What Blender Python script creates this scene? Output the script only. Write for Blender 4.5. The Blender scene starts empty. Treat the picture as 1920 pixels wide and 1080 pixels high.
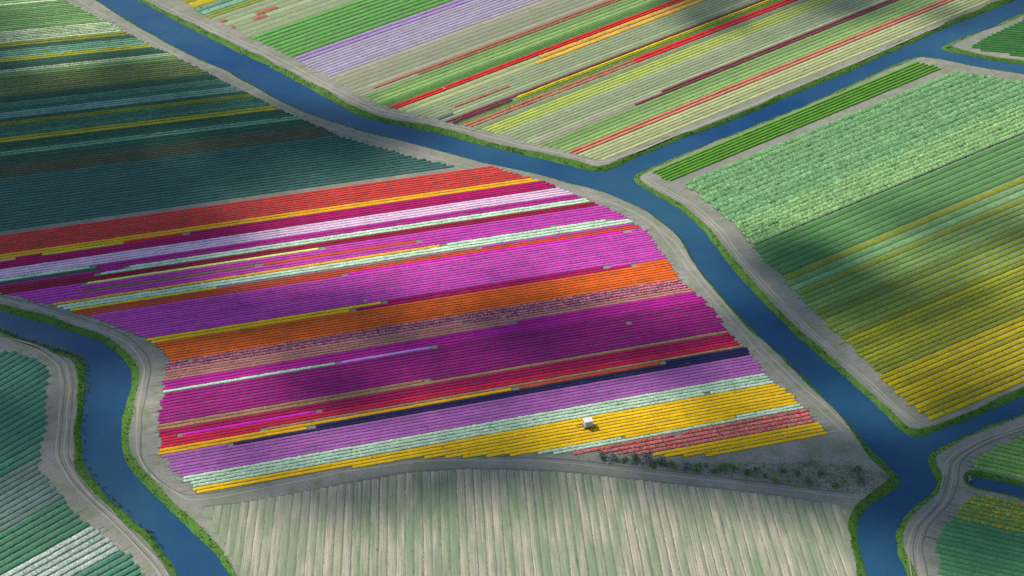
import bpy, bmesh, math, random
import numpy as np
from mathutils import Vector
from mathutils.geometry import tessellate_polygon

random.seed(7); RNG = np.random.default_rng(7)
sc = bpy.context.scene

# ------------------------------------------------------------------ camera
F, HCAM, TH = 2707.0, 345.0, math.radians(37.0)
cam_d = bpy.data.cameras.new("camera"); cam = bpy.data.objects.new("camera", cam_d)
sc.collection.objects.link(cam); sc.camera = cam
cam.location = (0, 0, HCAM); cam.rotation_euler = (math.pi / 2 - TH, 0, 0)
cam_d.sensor_width = 36.0; cam_d.lens = F * 36.0 / 1920.0
cam_d.clip_start = 1.0; cam_d.clip_end = 20000.0

# ------------------------------------------------------------------ sky, sun, exposure
SUN = Vector((-0.60, 0.40, 0.69)).normalized()          # towards the sun: far left
w = bpy.data.worlds.new("World"); sc.world = w; w.use_nodes = True
nt = w.node_tree; bg = nt.nodes["Background"]
sky = nt.nodes.new("ShaderNodeTexSky"); sky.sky_type = 'NISHITA'; sky.sun_disc = False
sky.sun_elevation = math.asin(SUN.z); sky.sun_rotation = math.atan2(SUN.x, SUN.y)
sky.air_density = 1.1; sky.dust_density = 0.5; sky.ozone_density = 0.9
nt.links.new(sky.outputs[0], bg.inputs[0]); bg.inputs[1].default_value = 0.12
sd = bpy.data.lights.new("sun", 'SUN'); sd.energy = 4.7; sd.angle = math.radians(0.6); sd.color = (1.0, 0.95, 0.87)
so = bpy.data.objects.new("sun", sd); sc.collection.objects.link(so)
so.rotation_euler = (-SUN).to_track_quat('-Z', 'Y').to_euler()
sc.view_settings.view_transform = 'Standard'; sc.view_settings.look = 'None'
sc.view_settings.exposure = 0.0; sc.view_settings.gamma = 1.0; sc.view_settings.use_curve_mapping = False
sc.cycles.transparent_max_bounces = 24; sc.cycles.max_bounces = 4; sc.cycles.diffuse_bounces = 2; sc.cycles.glossy_bounces = 2; sc.cycles.use_denoising = False

# ------------------------------------------------------------------ helpers
CT, ST = math.cos(TH), math.sin(TH)
def G(p, z=0.0):
    """photograph pixel (1920x1080) -> point on the level ground"""
    a, b = (p[0] - 960) / F, (p[1] - 540) / F
    d = (a, CT - b * ST, -ST - b * CT)
    t = (z - HCAM) / d[2]
    return np.array((d[0] * t, d[1] * t))
def PX(q, z=0.0):
    dz = z - HCAM
    dep = q[1] * CT - dz * ST
    return 960 + F * q[0] / dep, 540 - F * (q[1] * ST + dz * CT) / dep
def lin(c):
    return tuple((v / 255 / 12.92 if v <= 10.3 else ((v / 255 + .055) / 1.055) ** 2.4) for v in c)

C = sc.collection
def link(o): C.objects.link(o); return o
def mesh_np(name, v, faces_q=None, faces_t=None):
    me = bpy.data.meshes.new(name); v = np.asarray(v, np.float32)
    me.vertices.add(len(v)); me.vertices.foreach_set("co", v.ravel())
    idx = []; st = []; tot = 0
    if faces_q is not None and len(faces_q):
        f = np.asarray(faces_q, np.int32); idx.append(f.ravel()); st.append(np.arange(len(f)) * 4); tot = f.size
    if faces_t is not None and len(faces_t):
        f = np.asarray(faces_t, np.int32); idx.append(f.ravel()); st.append(tot + np.arange(len(f)) * 3)
    idx = np.concatenate(idx).astype(np.int32); st = np.concatenate(st).astype(np.int32)
    me.loops.add(len(idx)); me.loops.foreach_set("vertex_index", idx)
    me.polygons.add(len(st)); me.polygons.foreach_set("loop_start", st)
    me.update(calc_edges=True); return me
def obj(name, me, mat, parent=None, loc=(0, 0, 0)):
    o = bpy.data.objects.new(name, me); link(o); o.location = loc
    if mat is not None and len(me.materials) == 0: me.materials.append(mat)
    if parent is not None: o.parent = parent
    return o
def tag(o, label=None, cat=None, group=None, kind=None):
    if label: o["label"] = label
    if cat: o["category"] = cat
    if group: o["group"] = group
    if kind: o["kind"] = kind
    return o
def empty(name, loc, rz=0.0):
    o = bpy.data.objects.new(name, None); link(o); o.location = loc; o.rotation_euler = (0, 0, rz); o.empty_display_size = .5
    return o

# ------------------------------------------------------------------ materials
def new_mat(name):
    m = bpy.data.materials.new(name); m.use_nodes = True
    n = m.node_tree.nodes; b = n["Principled BSDF"]
    b.inputs["Roughness"].default_value = 0.85; b.inputs["Specular IOR Level"].default_value = 0.2
    return m, m.node_tree, b
def nd(t, typ, **kw):
    n = t.nodes.new(typ)
    for k, v in kw.items(): setattr(n, k, v)
    return n
def mixc(t, fac, a, b, mode='MIX'):
    n = nd(t, "ShaderNodeMix", data_type='RGBA', blend_type=mode)
    for s, v in ((n.inputs[0], fac), (n.inputs[6], a), (n.inputs[7], b)):
        if hasattr(v, "node"): t.links.new(v, s)
        elif isinstance(v, (int, float)): s.default_value = v
        else: s.default_value = (*v, 1)
    return n.outputs[2]
def math_n(t, op, a, b=0.0, clamp=False):
    n = nd(t, "ShaderNodeMath", operation=op, use_clamp=clamp)
    for s, v in ((n.inputs[0], a), (n.inputs[1], b)):
        if hasattr(v, "node"): t.links.new(v, s)
        else: s.default_value = v
    return n.outputs[0]
def noise(t, vec, scale, detail=3.0, rough=.55):
    n = nd(t, "ShaderNodeTexNoise"); n.inputs["Scale"].default_value = scale
    n.inputs["Detail"].default_value = detail; n.inputs["Roughness"].default_value = rough
    if vec is not None: t.links.new(vec, n.inputs["Vector"])
    return n.outputs["Fac"]
def maprange(t, v, a, b, c, d):
    n = nd(t, "ShaderNodeMapRange"); t.links.new(v, n.inputs[0])
    for i, x in enumerate((a, b, c, d)): n.inputs[i + 1].default_value = x
    return n.outputs[0]
def posn(t): return nd(t, "ShaderNodeNewGeometry").outputs["Position"]

LEAF = (70, 112, 74)
def plant_mat(name, c1, c2, leafc=LEAF, leaf=.15, h=.45, cell=3.4, var=.3, soil=0.0, rowv=.08):
    """speckle of blooms c1/c2 over leaves; foliage shows low on the plants"""
    m, t, b = new_mat(name); P = posn(t)
    vo = nd(t, "ShaderNodeTexVoronoi"); vo.inputs["Scale"].default_value = cell; t.links.new(P, vo.inputs["Vector"])
    sp = nd(t, "ShaderNodeSeparateColor"); t.links.new(vo.outputs["Color"], sp.inputs[0])
    low = noise(t, P, .09, 2.0)
    pet = mixc(t, sp.outputs[0], lin(c1), lin(c2))
    # clump-to-clump brightness
    val = maprange(t, sp.outputs[2], 0, 1, 1 - var, 1 + var * .55)
    rnd = nd(t, "ShaderNodeObjectInfo").outputs["Random"]
    val = math_n(t, 'MULTIPLY', val, maprange(t, rnd, 0, 1, 1 - rowv, 1 + rowv))
    val = math_n(t, 'MULTIPLY', val, maprange(t, noise(t, P, .16, 3, .6), .3, .7, .84, 1.12))
    br = nd(t, "ShaderNodeHueSaturation"); t.links.new(pet, br.inputs["Color"]); t.links.new(val, br.inputs["Value"])
    lf = mixc(t, sp.outputs[2], tuple(x * .75 for x in lin(leafc)), tuple(x * 1.2 for x in lin(leafc)))
    thr = math_n(t, 'ADD', maprange(t, low, .35, .65, -.10, .12), leaf)
    thr = math_n(t, 'ADD', thr, maprange(t, rnd, 0, 1, rowv * .9, -rowv * .9))
    msk = maprange(t, math_n(t, 'SUBTRACT', thr, sp.outputs[1]), -.06, .12, 0, .75)
    col = mixc(t, msk, br.outputs[0], lf)
    xyz = nd(t, "ShaderNodeSeparateXYZ"); t.links.new(P, xyz.inputs[0])
    zl = maprange(t, xyz.outputs[2], h * .35, h * .75, 1, 0)
    col = mixc(t, zl, col, lf)
    if soil > 0:
        sm = math_n(t, 'GREATER_THAN', noise(t, P, 1.3, 4.0, .7), 1 - soil)
        col = mixc(t, sm, col, lin((150, 138, 118)))
    t.links.new(col, b.inputs["Base Color"]); b.inputs["Roughness"].default_value = .75
    return m

def soil_mat(name, a, bcol, c, s1=.25, s2=2.0, green=0.0):
    m, t, b = new_mat(name); P = posn(t)
    col = mixc(t, maprange(t, noise(t, P, s1 * .15, 5), .35, .65, 0, 1), lin(a), lin(bcol))
    col = mixc(t, maprange(t, noise(t, P, s2, 5, .7), .4, .75, 0, .8), col, lin(c))
    if green:
        g = maprange(t, noise(t, P, .16, 7, .72), .45, .64, 0, green)
        col = mixc(t, g, col, lin((118, 130, 92)))
    t.links.new(col, b.inputs["Base Color"])
    bp = nd(t, "ShaderNodeBump"); bp.inputs["Strength"].default_value = .6; bp.inputs["Distance"].default_value = .25
    t.links.new(noise(t, P, 1.4, 6, .7), bp.inputs["Height"]); t.links.new(bp.outputs[0], b.inputs["Normal"])
    b.inputs["Roughness"].default_value = .95
    return m
M = {}
M['soil'] = soil_mat("sandy_soil", (166, 160, 147), (140, 137, 127), (110, 109, 102), green=.85)
M['rut'] = soil_mat("packed_track", (176, 169, 154), (160, 154, 142), (140, 135, 125))
M['rutd'] = soil_mat("damp_track", (122, 116, 108), (108, 104, 98), (94, 92, 88))
M['furrow'] = soil_mat("furrow_soil", (134, 129, 119), (120, 116, 109), (106, 103, 98))
M['far'] = soil_mat("far_ground", (120, 130, 90), (100, 118, 74), (140, 132, 104))

def grass_mat(name, a, bcol, c):
    m, t, b = new_mat(name); P = posn(t)
    col = mixc(t, maprange(t, noise(t, P, .12, 4), .35, .65, 0, 1), lin(a), lin(bcol))
    col = mixc(t, maprange(t, noise(t, P, 1.6, 4, .7), .45, .7, 0, .85), col, lin(c))
    t.links.new(col, b.inputs["Base Color"]); b.inputs["Roughness"].default_value = .8
    return m
M['bank'] = grass_mat("bank_grass", (92, 132, 48), (78, 118, 44), (64, 102, 40))
M['weed'] = grass_mat("weed_green", (128, 146, 92), (112, 132, 84), (150, 146, 112))
M['reed'] = grass_mat("reed_straw", (150, 160, 100), (120, 140, 80), (176, 172, 130))
M['dry'] = grass_mat("dry_grass", (170, 164, 124), (140, 140, 100), (120, 110, 84))

m, t, b = new_mat("canal_water"); P = posn(t)
b.inputs["Base Color"].default_value = (*lin((12, 68, 122)), 1)
col = mixc(t, maprange(t, noise(t, P, .011, 5, .6), .32, .68, 0, 1), lin((16, 62, 104)), lin((48, 90, 112)))
t.links.new(col, b.inputs["Base Color"])
t.links.new(maprange(t, noise(t, P, .03, 5, .65), .35, .65, .06, .28), b.inputs["Roughness"]); b.inputs["Specular IOR Level"].default_value = .5; b.inputs["IOR"].default_value = 1.33
bp = nd(t, "ShaderNodeBump"); bp.inputs["Strength"].default_value = .5; bp.inputs["Distance"].default_value = .25
t.links.new(noise(t, P, .55, 7, .65), bp.inputs["Height"]); t.links.new(bp.outputs[0], b.inputs["Normal"])
M['water'] = m

# ------------------------------------------------------------------ land, banks and water
def resample(pts, step):
    pts = [np.asarray(p, float) for p in pts]; out = [pts[0]]
    # Catmull-Rom then even spacing
    dense = []
    for i in range(len(pts) - 1):
        p0 = pts[max(i - 1, 0)]; p1 = pts[i]; p2 = pts[i + 1]; p3 = pts[min(i + 2, len(pts) - 1)]
        L = np.linalg.norm(p2 - p1); n = max(2, int(L / step * 2))
        for k in range(n):
            u = k / n
            m1 = (p2 - p0) * .5 * min(1, 1.2 * L / (np.linalg.norm(p2 - p0) + 1e-6)) ; m2 = (p3 - p1) * .5 * min(1, 1.2 * L / (np.linalg.norm(p3 - p1) + 1e-6))
            dense.append((2*u**3-3*u*u+1)*p1 + (u**3-2*u*u+u)*m1 + (-2*u**3+3*u*u)*p2 + (u**3-u*u)*m2)
    dense.append(pts[-1]); dense = np.array(dense)
    s = np.r_[0, np.cumsum(np.linalg.norm(np.diff(dense, axis=0), axis=1))]
    n = max(2, int(s[-1] / step)); q = np.linspace(0, s[-1], n + 1)
    return np.c_[np.interp(q, s, dense[:, 0]), np.interp(q, s, dense[:, 1])]
def smooth_noise(n, amp, k):
    r = RNG.normal(0, 1, n + 2 * k); ker = np.hanning(2 * k + 1); ker /= np.sqrt((ker ** 2).sum())
    return amp * np.convolve(r, ker, 'same')[k:k + n]
ZW = -1.0
BANKS = {}
def land(key, edge, close, bw, rev=False):
    """edge: traced waterline (pixels), close: far corners (pixels) that shut the outline"""
    e = resample([G(p, ZW) for p in edge], 1.5)
    cl = np.array([G(p) for p in close])
    poly = np.r_[e, cl]; x, y = poly[:, 0], poly[:, 1]
    area = .5 * np.sum(x * np.roll(y, -1) - np.roll(x, -1) * y)
    tg = np.gradient(e, axis=0); tg /= np.linalg.norm(tg, axis=1)[:, None] + 1e-9
    nrm = np.c_[-tg[:, 1], tg[:, 0]] * (1 if area > 0 else -1)
    for _ in range(3): nrm[1:-1] = (nrm[:-2] + nrm[1:-1] + nrm[2:]) / 3
    nrm /= np.linalg.norm(nrm, axis=1)[:, None] + 1e-9
    n = len(e); bwv = np.array([bw(*PX(q)) if callable(bw) else bw for q in e]); bwv = np.convolve(np.pad(bwv, 6, 'edge'), np.ones(13) / 13, 'valid'); wv = bwv * (1 + smooth_noise(n, .16, 8))
    e2 = e + nrm * smooth_noise(n, .16, 3)[:, None]
    top = e + nrm * wv[:, None]
    pt = [Vector((*p, 0)) for p in np.r_[top, cl]]
    tris = tessellate_polygon([pt])
    me = mesh_np("field_ground", [tuple(p) for p in pt], None, [tuple(f) for f in tris])
    g = obj("field_ground", me, M['soil']); tag(g, kind="structure")
    # sloping bank in rows of quads
    fr = (0, .3, .62, 1.0, 1.12); zz = (.02, -.18, -.62, -1.02, -1.5)
    V = []
    for f, z in zip(fr, zz):
        p = top * (1 - f) + e2 * f
        V.append(np.c_[p, np.full(n, z) + (RNG.normal(0, .07, n) if 0 < f < 1 else 0)])
    V = np.concatenate(V); Q = []
    i = np.arange(n - 1)
    for r in range(len(fr) - 1):
        a = r * n + i; Q.append(np.c_[a, a + 1, a + 1 + n, a + n])
    bk = obj("grass_bank", mesh_np("grass_bank", V, np.concatenate(Q)), M['bank']); tag(bk, kind="structure")
    BANKS[key] = (top, e2)

A_E = [(-420,-330),(-150,-190),(60,-72),(182,0),(213,20),(267,53),(320,83),(367,107),(427,133),(480,163),(533,192),(580,213),(640,233),(690,248),(750,263),(800,277),(853,290),(907,305),(960,317),(1007,327),(1067,343),(1133,361),(1180,380),(1220,400),(1257,427),(1280,450),(1300,487),(1323,520),(1370,573),(1420,627),(1467,667),(1520,720),(1570,770),(1607,813),(1640,850),(1673,880),(1687,900),(1677,917),(1640,940),(1617,960),(1608,987),(1610,1020),(1622,1060),(1630,1090),(1660,1180),(1690,1300)]
A_W = [(600,1300),(500,1180),(430,1080),(407,1043),(377,1013),(340,980),(300,940),(267,907),(243,877),(230,847),(228,793),(237,753),(247,720),(247,697),(233,677),(213,657),(187,640),(150,627),(100,610),(50,597),(0,583),(-120,560),(-300,530),(-500,500)]
land('A1', A_E + A_W, [(-560, 300)], lambda x, y: 2.6 if (x < 640 and y > 480) else (1.7 if y < 820 else 3.0))
B_E = [(-330,-350),(-60,-185),(257,0),(300,23),(350,50),(393,72),(450,100),(500,123),(550,150),(600,177),(640,200),(673,216),(723,230),(773,240),(840,255),(893,270),(957,285),(1023,300),(1073,313),(1115,322),(1140,320),(1173,306),(1223,284),(1280,260),(1347,237),(1430,203),(1513,167),(1597,133),(1663,103),(1713,80),(1780,50),(1847,23),(1913,-2),(2100,-75),(2400,-190)]
land('B', B_E, [(2400, -420), (900, -480), (-330, -480)], 3.4)
C_E = [(2300,190),(2100,166),(1920,139),(1813,121),(1760,110),(1722,106),(1680,120),(1640,138),(1580,166),(1513,196),(1430,229),(1347,262),(1280,289),(1223,313),(1195,326),(1187,334),(1192,343),(1207,353),(1220,361),(1257,383),(1280,397),(1300,413),(1320,433),(1340,460),(1373,503),(1413,547),(1453,590),(1497,633),(1540,670),(1597,720),(1633,750),(1660,777),(1687,807),(1710,819),(1730,818),(1763,807),(1813,787),(1867,765),(1920,742),(2060,680),(2300,570)]
land('C', C_E, [(2400, 380)], 2.3)
D_E = [(2300,600),(2060,712),(1920,775),(1847,801),(1797,823),(1767,838),(1747,850),(1740,863),(1747,883),(1757,905),(1747,923),(1713,950),(1690,977),(1680,1003),(1683,1037),(1700,1073),(1725,1140),(1760,1300)]
D_CL = [(2400,1300),(2400,1075)]
D_DITCH = [(2400,1058),(2060,970),(1920,935),(1860,920),(1822,909),(1817,901),(1826,894),(1870,902),(1920,913),(2060,945),(2400,1025)]
# parcel D in one outline with the ditch as a notch
land('D', D_DITCH + [(2440,1000),(2440,620)] + D_E + [(2440,1300)], [(2440,1075)], 2.0)
F_E = [(2300,-160),(2060,-45),(1920,23),(1863,50),(1813,68),(1775,84),(1764,92),(1780,97),(1847,111),(1920,122),(2100,150),(2300,176)]
land('F', F_E, [(2450, 0)], 2.6)
E_E = [(-500,560),(-300,585),(-120,603),(0,620),(50,640),(110,657),(147,670),(160,693),(162,720),(158,753),(152,803),(154,853),(167,887),(193,923),(233,960),(280,1003),(317,1047),(335,1080),(390,1160),(470,1300)]
land('E', E_E, [(-500, 1300)], 2.6)

wv = [G((-700, -520)), G((2700, -520)), G((2500, 1400)), G((-600, 1400))]
wo = obj("canal_water", mesh_np("canal_water", [(*p, ZW) for p in wv], [(0, 1, 2, 3)]), M['water']); tag(wo, kind="structure")
go = obj("ground", mesh_np("ground", [(-9000, -4000, -2.2), (9000, -4000, -2.2), (9000, 14000, -2.2), (-9000, 14000, -2.2)], [(0, 1, 2, 3)]), M['far']); tag(go, kind="structure")

# ------------------------------------------------------------------ tracks: ribbons of worn soil
def ribbon(name, pts, width, mat, z, jit=.12, label=None):
    p = resample([G(q) for q in pts], 1.6); n = len(p)
    p = p + np.c_[smooth_noise(n, jit, 5), smooth_noise(n, jit, 5)]
    tg = np.gradient(p, axis=0); tg /= np.linalg.norm(tg, axis=1)[:, None]; nr = np.c_[-tg[:, 1], tg[:, 0]]
    wv = width * .5 * (1 + smooth_noise(n, .22, 3))[:, None]
    V = np.r_[np.c_[p + nr * wv, np.full(n, z)], np.c_[p - nr * wv, np.full(n, z)]]
    i = np.arange(n - 1)
    o = obj(name, mesh_np(name, V, np.c_[i, i + n, i + n + 1, i + 1]), mat); tag(o, kind="structure"); return o
def offs(pts, dx, dy): return [(x + dx, y + dy) for x, y in pts]
PA = [(-200,-185),(60,-58),(157,0),(253,52),(353,110),(467,166),(567,216),(640,242),(740,270),(850,300),(960,329),(1067,355),(1120,370),(1153,382),(1187,397),(1212,410),(1228,422),(1245,438),(1260,457),(1284,492),(1330,548),(1420,650),(1490,720),(1547,770),(1587,808)]
PA = [(x - 5, y + 4) if x < 1100 else (x, y) for x, y in PA]
PA = [(x + 6, y - 3) if x > 1250 else (x, y) for x, y in PA]
ribbon("track_rut", PA, .55, M['rut'], .012)
PA2 = [(x - 9, y + 6) for x, y in PA if x < 1000] + [(1090,366),(1145,381),(1188,397),(1226,424),(1258,462),(1288,503),(1336,562),(1420,657),(1490,727),(1547,777),(1583,812)]
ribbon("track_rut", PA2, .5, M['rut'], .016)
PW = [(-200,520),(0,562),(67,577),(133,600),(200,625),(240,645),(262,670),(270,697),(265,727),(257,787),(256,845),(277,884),(322,919),(353,937),(420,930),(520,910),(640,886),(773,866),(873,862),(973,864),(1073,869),(1173,882),(1280,894),(1447,914),(1613,935)]
ribbon("track_rut", PW, .6, M['rut'], .012)
PW2 = [(-200,512),(0,555),(67,570),(138,592),(208,616),(250,638),(276,668),(284,697),(278,722),(267,770),(263,820),(268,860),(300,902),(345,927),(420,921),(520,900),(640,877),(773,858),(873,855),(973,857),(1073,862),(1173,874),(1280,886),(1447,906),(1600,925)]
ribbon("track_rut", PW2, .45, M['rutd'], .016)
PE = [(-200,600),(0,633),(67,651),(112,682),(121,720),(116,790),(112,853),(133,896),(165,933),(238,1000),(300,1070),(380,1200)]
for k, (dx, mt) in enumerate(((0, 'rutd'), (-6, 'rut'), (16, 'rutd'), (9, 'rut'))):
    ribbon("track_rut", offs(PE, dx, 0), .5 if mt == 'rut' else .32, M[mt], .010 + .004 * k)
PD = [(2060,740),(1920,800),(1847,826),(1802,850),(1782,870),(1778,900),(1766,937),(1724,987),(1712,1027),(1720,1080),(1760,1200)]
for k, (dx, mt) in enumerate(((0, 'rutd'), (8, 'rut'), (-10, 'rut'), (18, 'rutd'))):
    ribbon("track_rut", offs(PD, dx, 0), .42, M[mt], .010 + .004 * k)
PB = [(150,-75),(290,10),(380,52),(480,97),(560,138),(640,180),(700,208),(780,226),(860,242),(960,268),(1050,288),(1120,303),(1160,296),(1260,256),(1400,200),(1600,118),(1760,48)]
ribbon("track_rut", offs(PB, 2, 0), .8, M['rut'], .012); ribbon("track_rut", offs(PB, 9, -4), .6, M['rut'], .016)
PC = [(1205,338),(1240,357),(1290,384),(1340,428),(1390,492),(1440,548),(1500,608),(1560,662),(1628,722),(1682,772),(1708,792)]
ribbon("track_rut", offs(PC, 2, 0), .7, M['rut'], .012); ribbon("track_rut", offs(PC, 9, -1), .6, M['rut'], .016)

# ------------------------------------------------------------------ crop rows
def plant_row(P0, P1, wid, h, jit, ds, base):
    """one planted bed: a ragged ridge of plants"""
    d = P1 - P0; L = np.linalg.norm(d); d = d / L; nr = np.array((-d[1], d[0]))
    n = max(3, int(L / ds) + 1)
    u = np.array((-1.04, -.86, -.3, .3, .86, 1.04)); zf = np.array((0, .72, 1.0, 1.0, .72, 0)); k = 6
    s = np.linspace(0, L, n)[:, None] + RNG.uniform(-.35, .35, (n, k)) * ds * (1 if jit > .12 else .8)
    lat = u[None] * wid * .5 + RNG.normal(0, .02 + jit * .16, (n, k)) + smooth_noise(n, .035, 7)[:, None]
    z = zf[None] * h * (1 + RNG.normal(0, jit * .8, (n, k)) + smooth_noise(n, jit * .4, 6)[:, None])
    dip = (RNG.random(n) < .0012).astype(float); dip = np.convolve(dip, (.5, 1, .5), 'same')[:n]; z *= (1 - .45 * np.clip(dip, 0, 1))[:, None]
    z[:, (0, -1)] = -.03; z[0] *= .35; z[-1] *= .35
    V = np.empty((n, k, 3)); xy = P0[None, None] + s[..., None] * d + lat[..., None] * nr
    V[..., :2] = xy - base[:2]; V[..., 2] = z
    i = (np.arange(n - 1)[:, None] * k + np.arange(k - 1)[None]).ravel()
    Q = np.c_[i, i + k, i + k + 1, i + 1]
    a = np.arange(k); e = (n - 1) * k + a
    return V.reshape(-1, 3), Q
def line_poly(A, D, poly):
    """parameters where the line A + s D runs inside the outline"""
    B = np.roll(poly, -1, 0) - poly; W = poly - A
    den = D[0] * B[:, 1] - D[1] * B[:, 0]; den[abs(den) < 1e-12] = 1e-12
    s = (W[:, 0] * B[:, 1] - W[:, 1] * B[:, 0]) / den
    v = (W[:, 0] * D[1] - W[:, 1] * D[0]) / den
    s = np.sort(s[(v >= 0) & (v < 1)]); return [(s[i], s[i + 1]) for i in range(0, len(s) - 1, 2)]
def s_at_px(A, D, c):
    k = (c - 960) / F
    den = D[0] - k * D[1] * CT
    return (k * (A[1] * CT + HCAM * ST) - A[0]) / den

def strokes(name, segs, mat, z):
    """thin scraped lines on the soil, one sheet"""
    V, Q = [], []
    for a, b_, wd in segs:
        d = b_ - a; L = np.linalg.norm(d)
        if L < .3: continue
        d = d / L; nr = np.array((-d[1], d[0])); bend = random.gauss(0, .35); k0 = len(V)
        for i in range(4):
            f = i / 3; p = a + d * L * f + nr * bend * f * f; w2 = wd * (1 - .7 * f) * .5
            V += [(*(p + nr * w2), z), (*(p - nr * w2), z)]
        Q += [(k0 + 2 * i, k0 + 2 * i + 1, k0 + 2 * i + 3, k0 + 2 * i + 2) for i in range(3)]
    if V: tag(obj(name, mesh_np(name, V, Q), mat), kind="structure")
class Field:
    def __init__(s, L0, L1, poly, group, ds=.5, endjit=1.7):
        s.a0, s.b0 = G(L0[0]), G(L0[1]); s.a1, s.b1 = G(L1[0]), G(L1[1])
        s.poly = np.array([G(p) for p in poly]); s.group = group; s.ds = ds; s.things = {}; s.ej = endjit; s.ends = []
    def line(s, t):
        A = s.a0 + (s.a1 - s.a0) * t
        w0 = math.atan2(*(s.b0 - s.a0)[::-1]); w1 = math.atan2(*(s.b1 - s.a1)[::-1])
        w_ = w0 + (w1 - w0) * min(max(t, -.25), 1.25)
        return A, np.array((math.cos(w_), math.sin(w_)))
    def t_of(s, p):
        q = G(p); f = lambda t: (lambda A, d: d[0] * (q[1] - A[1]) - d[1] * (q[0] - A[0]))(*s.line(t))
        ts = np.linspace(-6, 7, 131); fv = [f(t) for t in ts]
        c = [i for i in range(130) if (fv[i] > 0) != (fv[i + 1] > 0)]
        i = min(c, key=lambda k: abs(ts[k] - .5)); lo, hi, fl = ts[i], ts[i + 1], fv[i]
        for _ in range(45):
            m = (lo + hi) / 2; fm = f(m)
            if (fm > 0) == (fl > 0): lo, fl = m, fm
            else: hi = m
        return (lo + hi) / 2
    def seg(s, key, A, D, s0, s1, wid):
        if s1 - s0 < .8: return
        sp = SPEC[key]; st = STYLE[sp[0]]
        s.things.setdefault(key, []).append((A + D * s0, A + D * s1, wid * st['w'], st))
    def marks(s):
        dk, lt = [], []
        for A, D, i0, i1, p in s.ends:
            nr = np.array((-D[1], D[0]))
            for e, sg in ((i0, -1), (i1, 1)):
                for _ in range(2):
                    q = A + D * (e - sg * .5) + nr * p * random.uniform(-.5, .5)
                    (dk if random.random() < .5 else lt).append((q, q + D * sg * random.uniform(1.5, 5.5), random.uniform(.15, .5)))
        strokes("headland_scrape", dk, M['rutd'], .005); strokes("headland_scrape", lt, M['rut'], .008)
    def strips(s, top, rows, over={}):
        t0 = s.t_of(top)
        for key, n, bot in rows:
            t1 = s.t_of(bot)
            for r in range(n):
                t = t0 + (t1 - t0) * (r + .5) / n; A, D = s.line(t)
                A2, _ = s.line(t0 + (t1 - t0) * (r + 1.5) / n); dl = A2 - A
                pitch = abs(dl[0] * D[1] - dl[1] * D[0])
                if key is None: continue
                for i0, i1 in line_poly(A, D, s.poly):
                    i0 += random.uniform(0, s.ej) + .6; i1 -= random.uniform(0, s.ej) + .6
                    s.ends.append((A, D, i0, i1, pitch))
                    segs = over.get((key, r))
                    if not segs: s.seg(key, A, D, i0, i1, pitch); continue
                    cur = i0
                    for xe, k2 in list(segs) + [(99999, key)]:
                        e = i1 if xe > 9000 else min(max(s_at_px(A, D, xe), i0), i1)
                        if k2 == 'gap': e = cur + (e - cur) * .7
                        if k2 != 'gap': s.seg(k2, A, D, cur, e, pitch)
                        cur = max(cur, e)
                        if cur >= i1: break
            t0 = t1
    def build(s):
        s.marks()
        for key, segs in s.things.items():
            sp = SPEC[key]
            mid = np.mean([(a + b) / 2 for a, b, _, _ in segs], axis=0)
            root = empty(sp[1], (mid[0], mid[1], 0)); tag(root, sp[2], sp[3], s.group)
            for a, b_, wd, st in segs:
                V, Q = plant_row(a, b_, wd, st['h'], st['j'], s.ds * st.get('ds', 1), mid)
                obj(sp[4] if len(sp) > 4 else "flower_row", mesh_np("row", V, Q), PM(sp[0]), root)

# -- looks of the plantings: bloom colours, leaf share, height, raggedness, width of bed
STYLE = {}
def ST_(n, c1, c2, leaf=.08, h=.25, j=.10, w=.92, leafc=LEAF, var=.22, soil=0., cell=3.4, ds=1):
    STYLE[n] = dict(c1=c1, c2=c2, leaf=leaf, h=h, j=j, w=w, leafc=leafc, var=var, soil=soil, cell=cell, ds=ds)
_pm = {}
def PM(n):
    if n not in _pm:
        s = STYLE[n]; _pm[n] = plant_mat("planting_" + n, s['c1'], s['c2'], s['leafc'], s['leaf'], s['h'], s['cell'], s['var'], s['soil'], .20 if n in ('faded', 'fadedm', 'fgreen', 'fgreen2', 'limeg', 'straw', 'oliveb', 'teal', 'tealm', 'mintrow', 'palegreen', 'yolive', 'yfull', 'leafo', 'leafo2', 'leafm', 'creamrow') else .08)
    return _pm[n]
DK = (58, 74, 66)
ST_('tomato', (230, 58, 50), (208, 68, 64), .2, .28, .18, .94, (96, 80, 60))
ST_('gold', (255, 190, 10), (246, 168, 12), .05)
ST_('wine', (200, 6, 92), (160, 10, 96), .06, w=.92, leafc=(84, 30, 70))
ST_('lavend', (246, 208, 220), (228, 184, 214), .05, leafc=(140, 110, 140))
ST_('violetd', (206, 26, 124), (150, 34, 138), .08, w=.9, leafc=(80, 44, 84))
ST_('mint', (232, 246, 208), (196, 232, 196), .12, .32, .2, leafc=(96, 140, 104))
ST_('maroon', (178, 22, 50), (132, 24, 60), .1, w=.92, leafc=(80, 40, 56))
ST_('violet', (214, 68, 172), (186, 62, 166), .08, leafc=(90, 58, 98))
ST_('rust', (232, 80, 36), (196, 66, 50), .12)
ST_('brown', (176, 110, 84), (150, 96, 90), .2)
ST_('amber', (248, 186, 60), (230, 166, 50), .15, .32, .2)
ST_('mauve', (178, 104, 130), (166, 120, 120), .25)
ST_('magenta', (240, 30, 196), (220, 26, 186), .04, leafc=DK)
ST_('pink', (224, 80, 180), (200, 72, 174), .08, leafc=(96, 62, 106))
ST_('yellow', (255, 206, 4), (248, 188, 6), .05)
ST_('orange', (250, 112, 24), (232, 96, 36), .07, leafc=(96, 84, 50))
ST_('mottle', (240, 156, 146), (138, 32, 108), .14, .32, .26, .88, cell=2.2, var=.4, leafc=(96, 70, 80))
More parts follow.
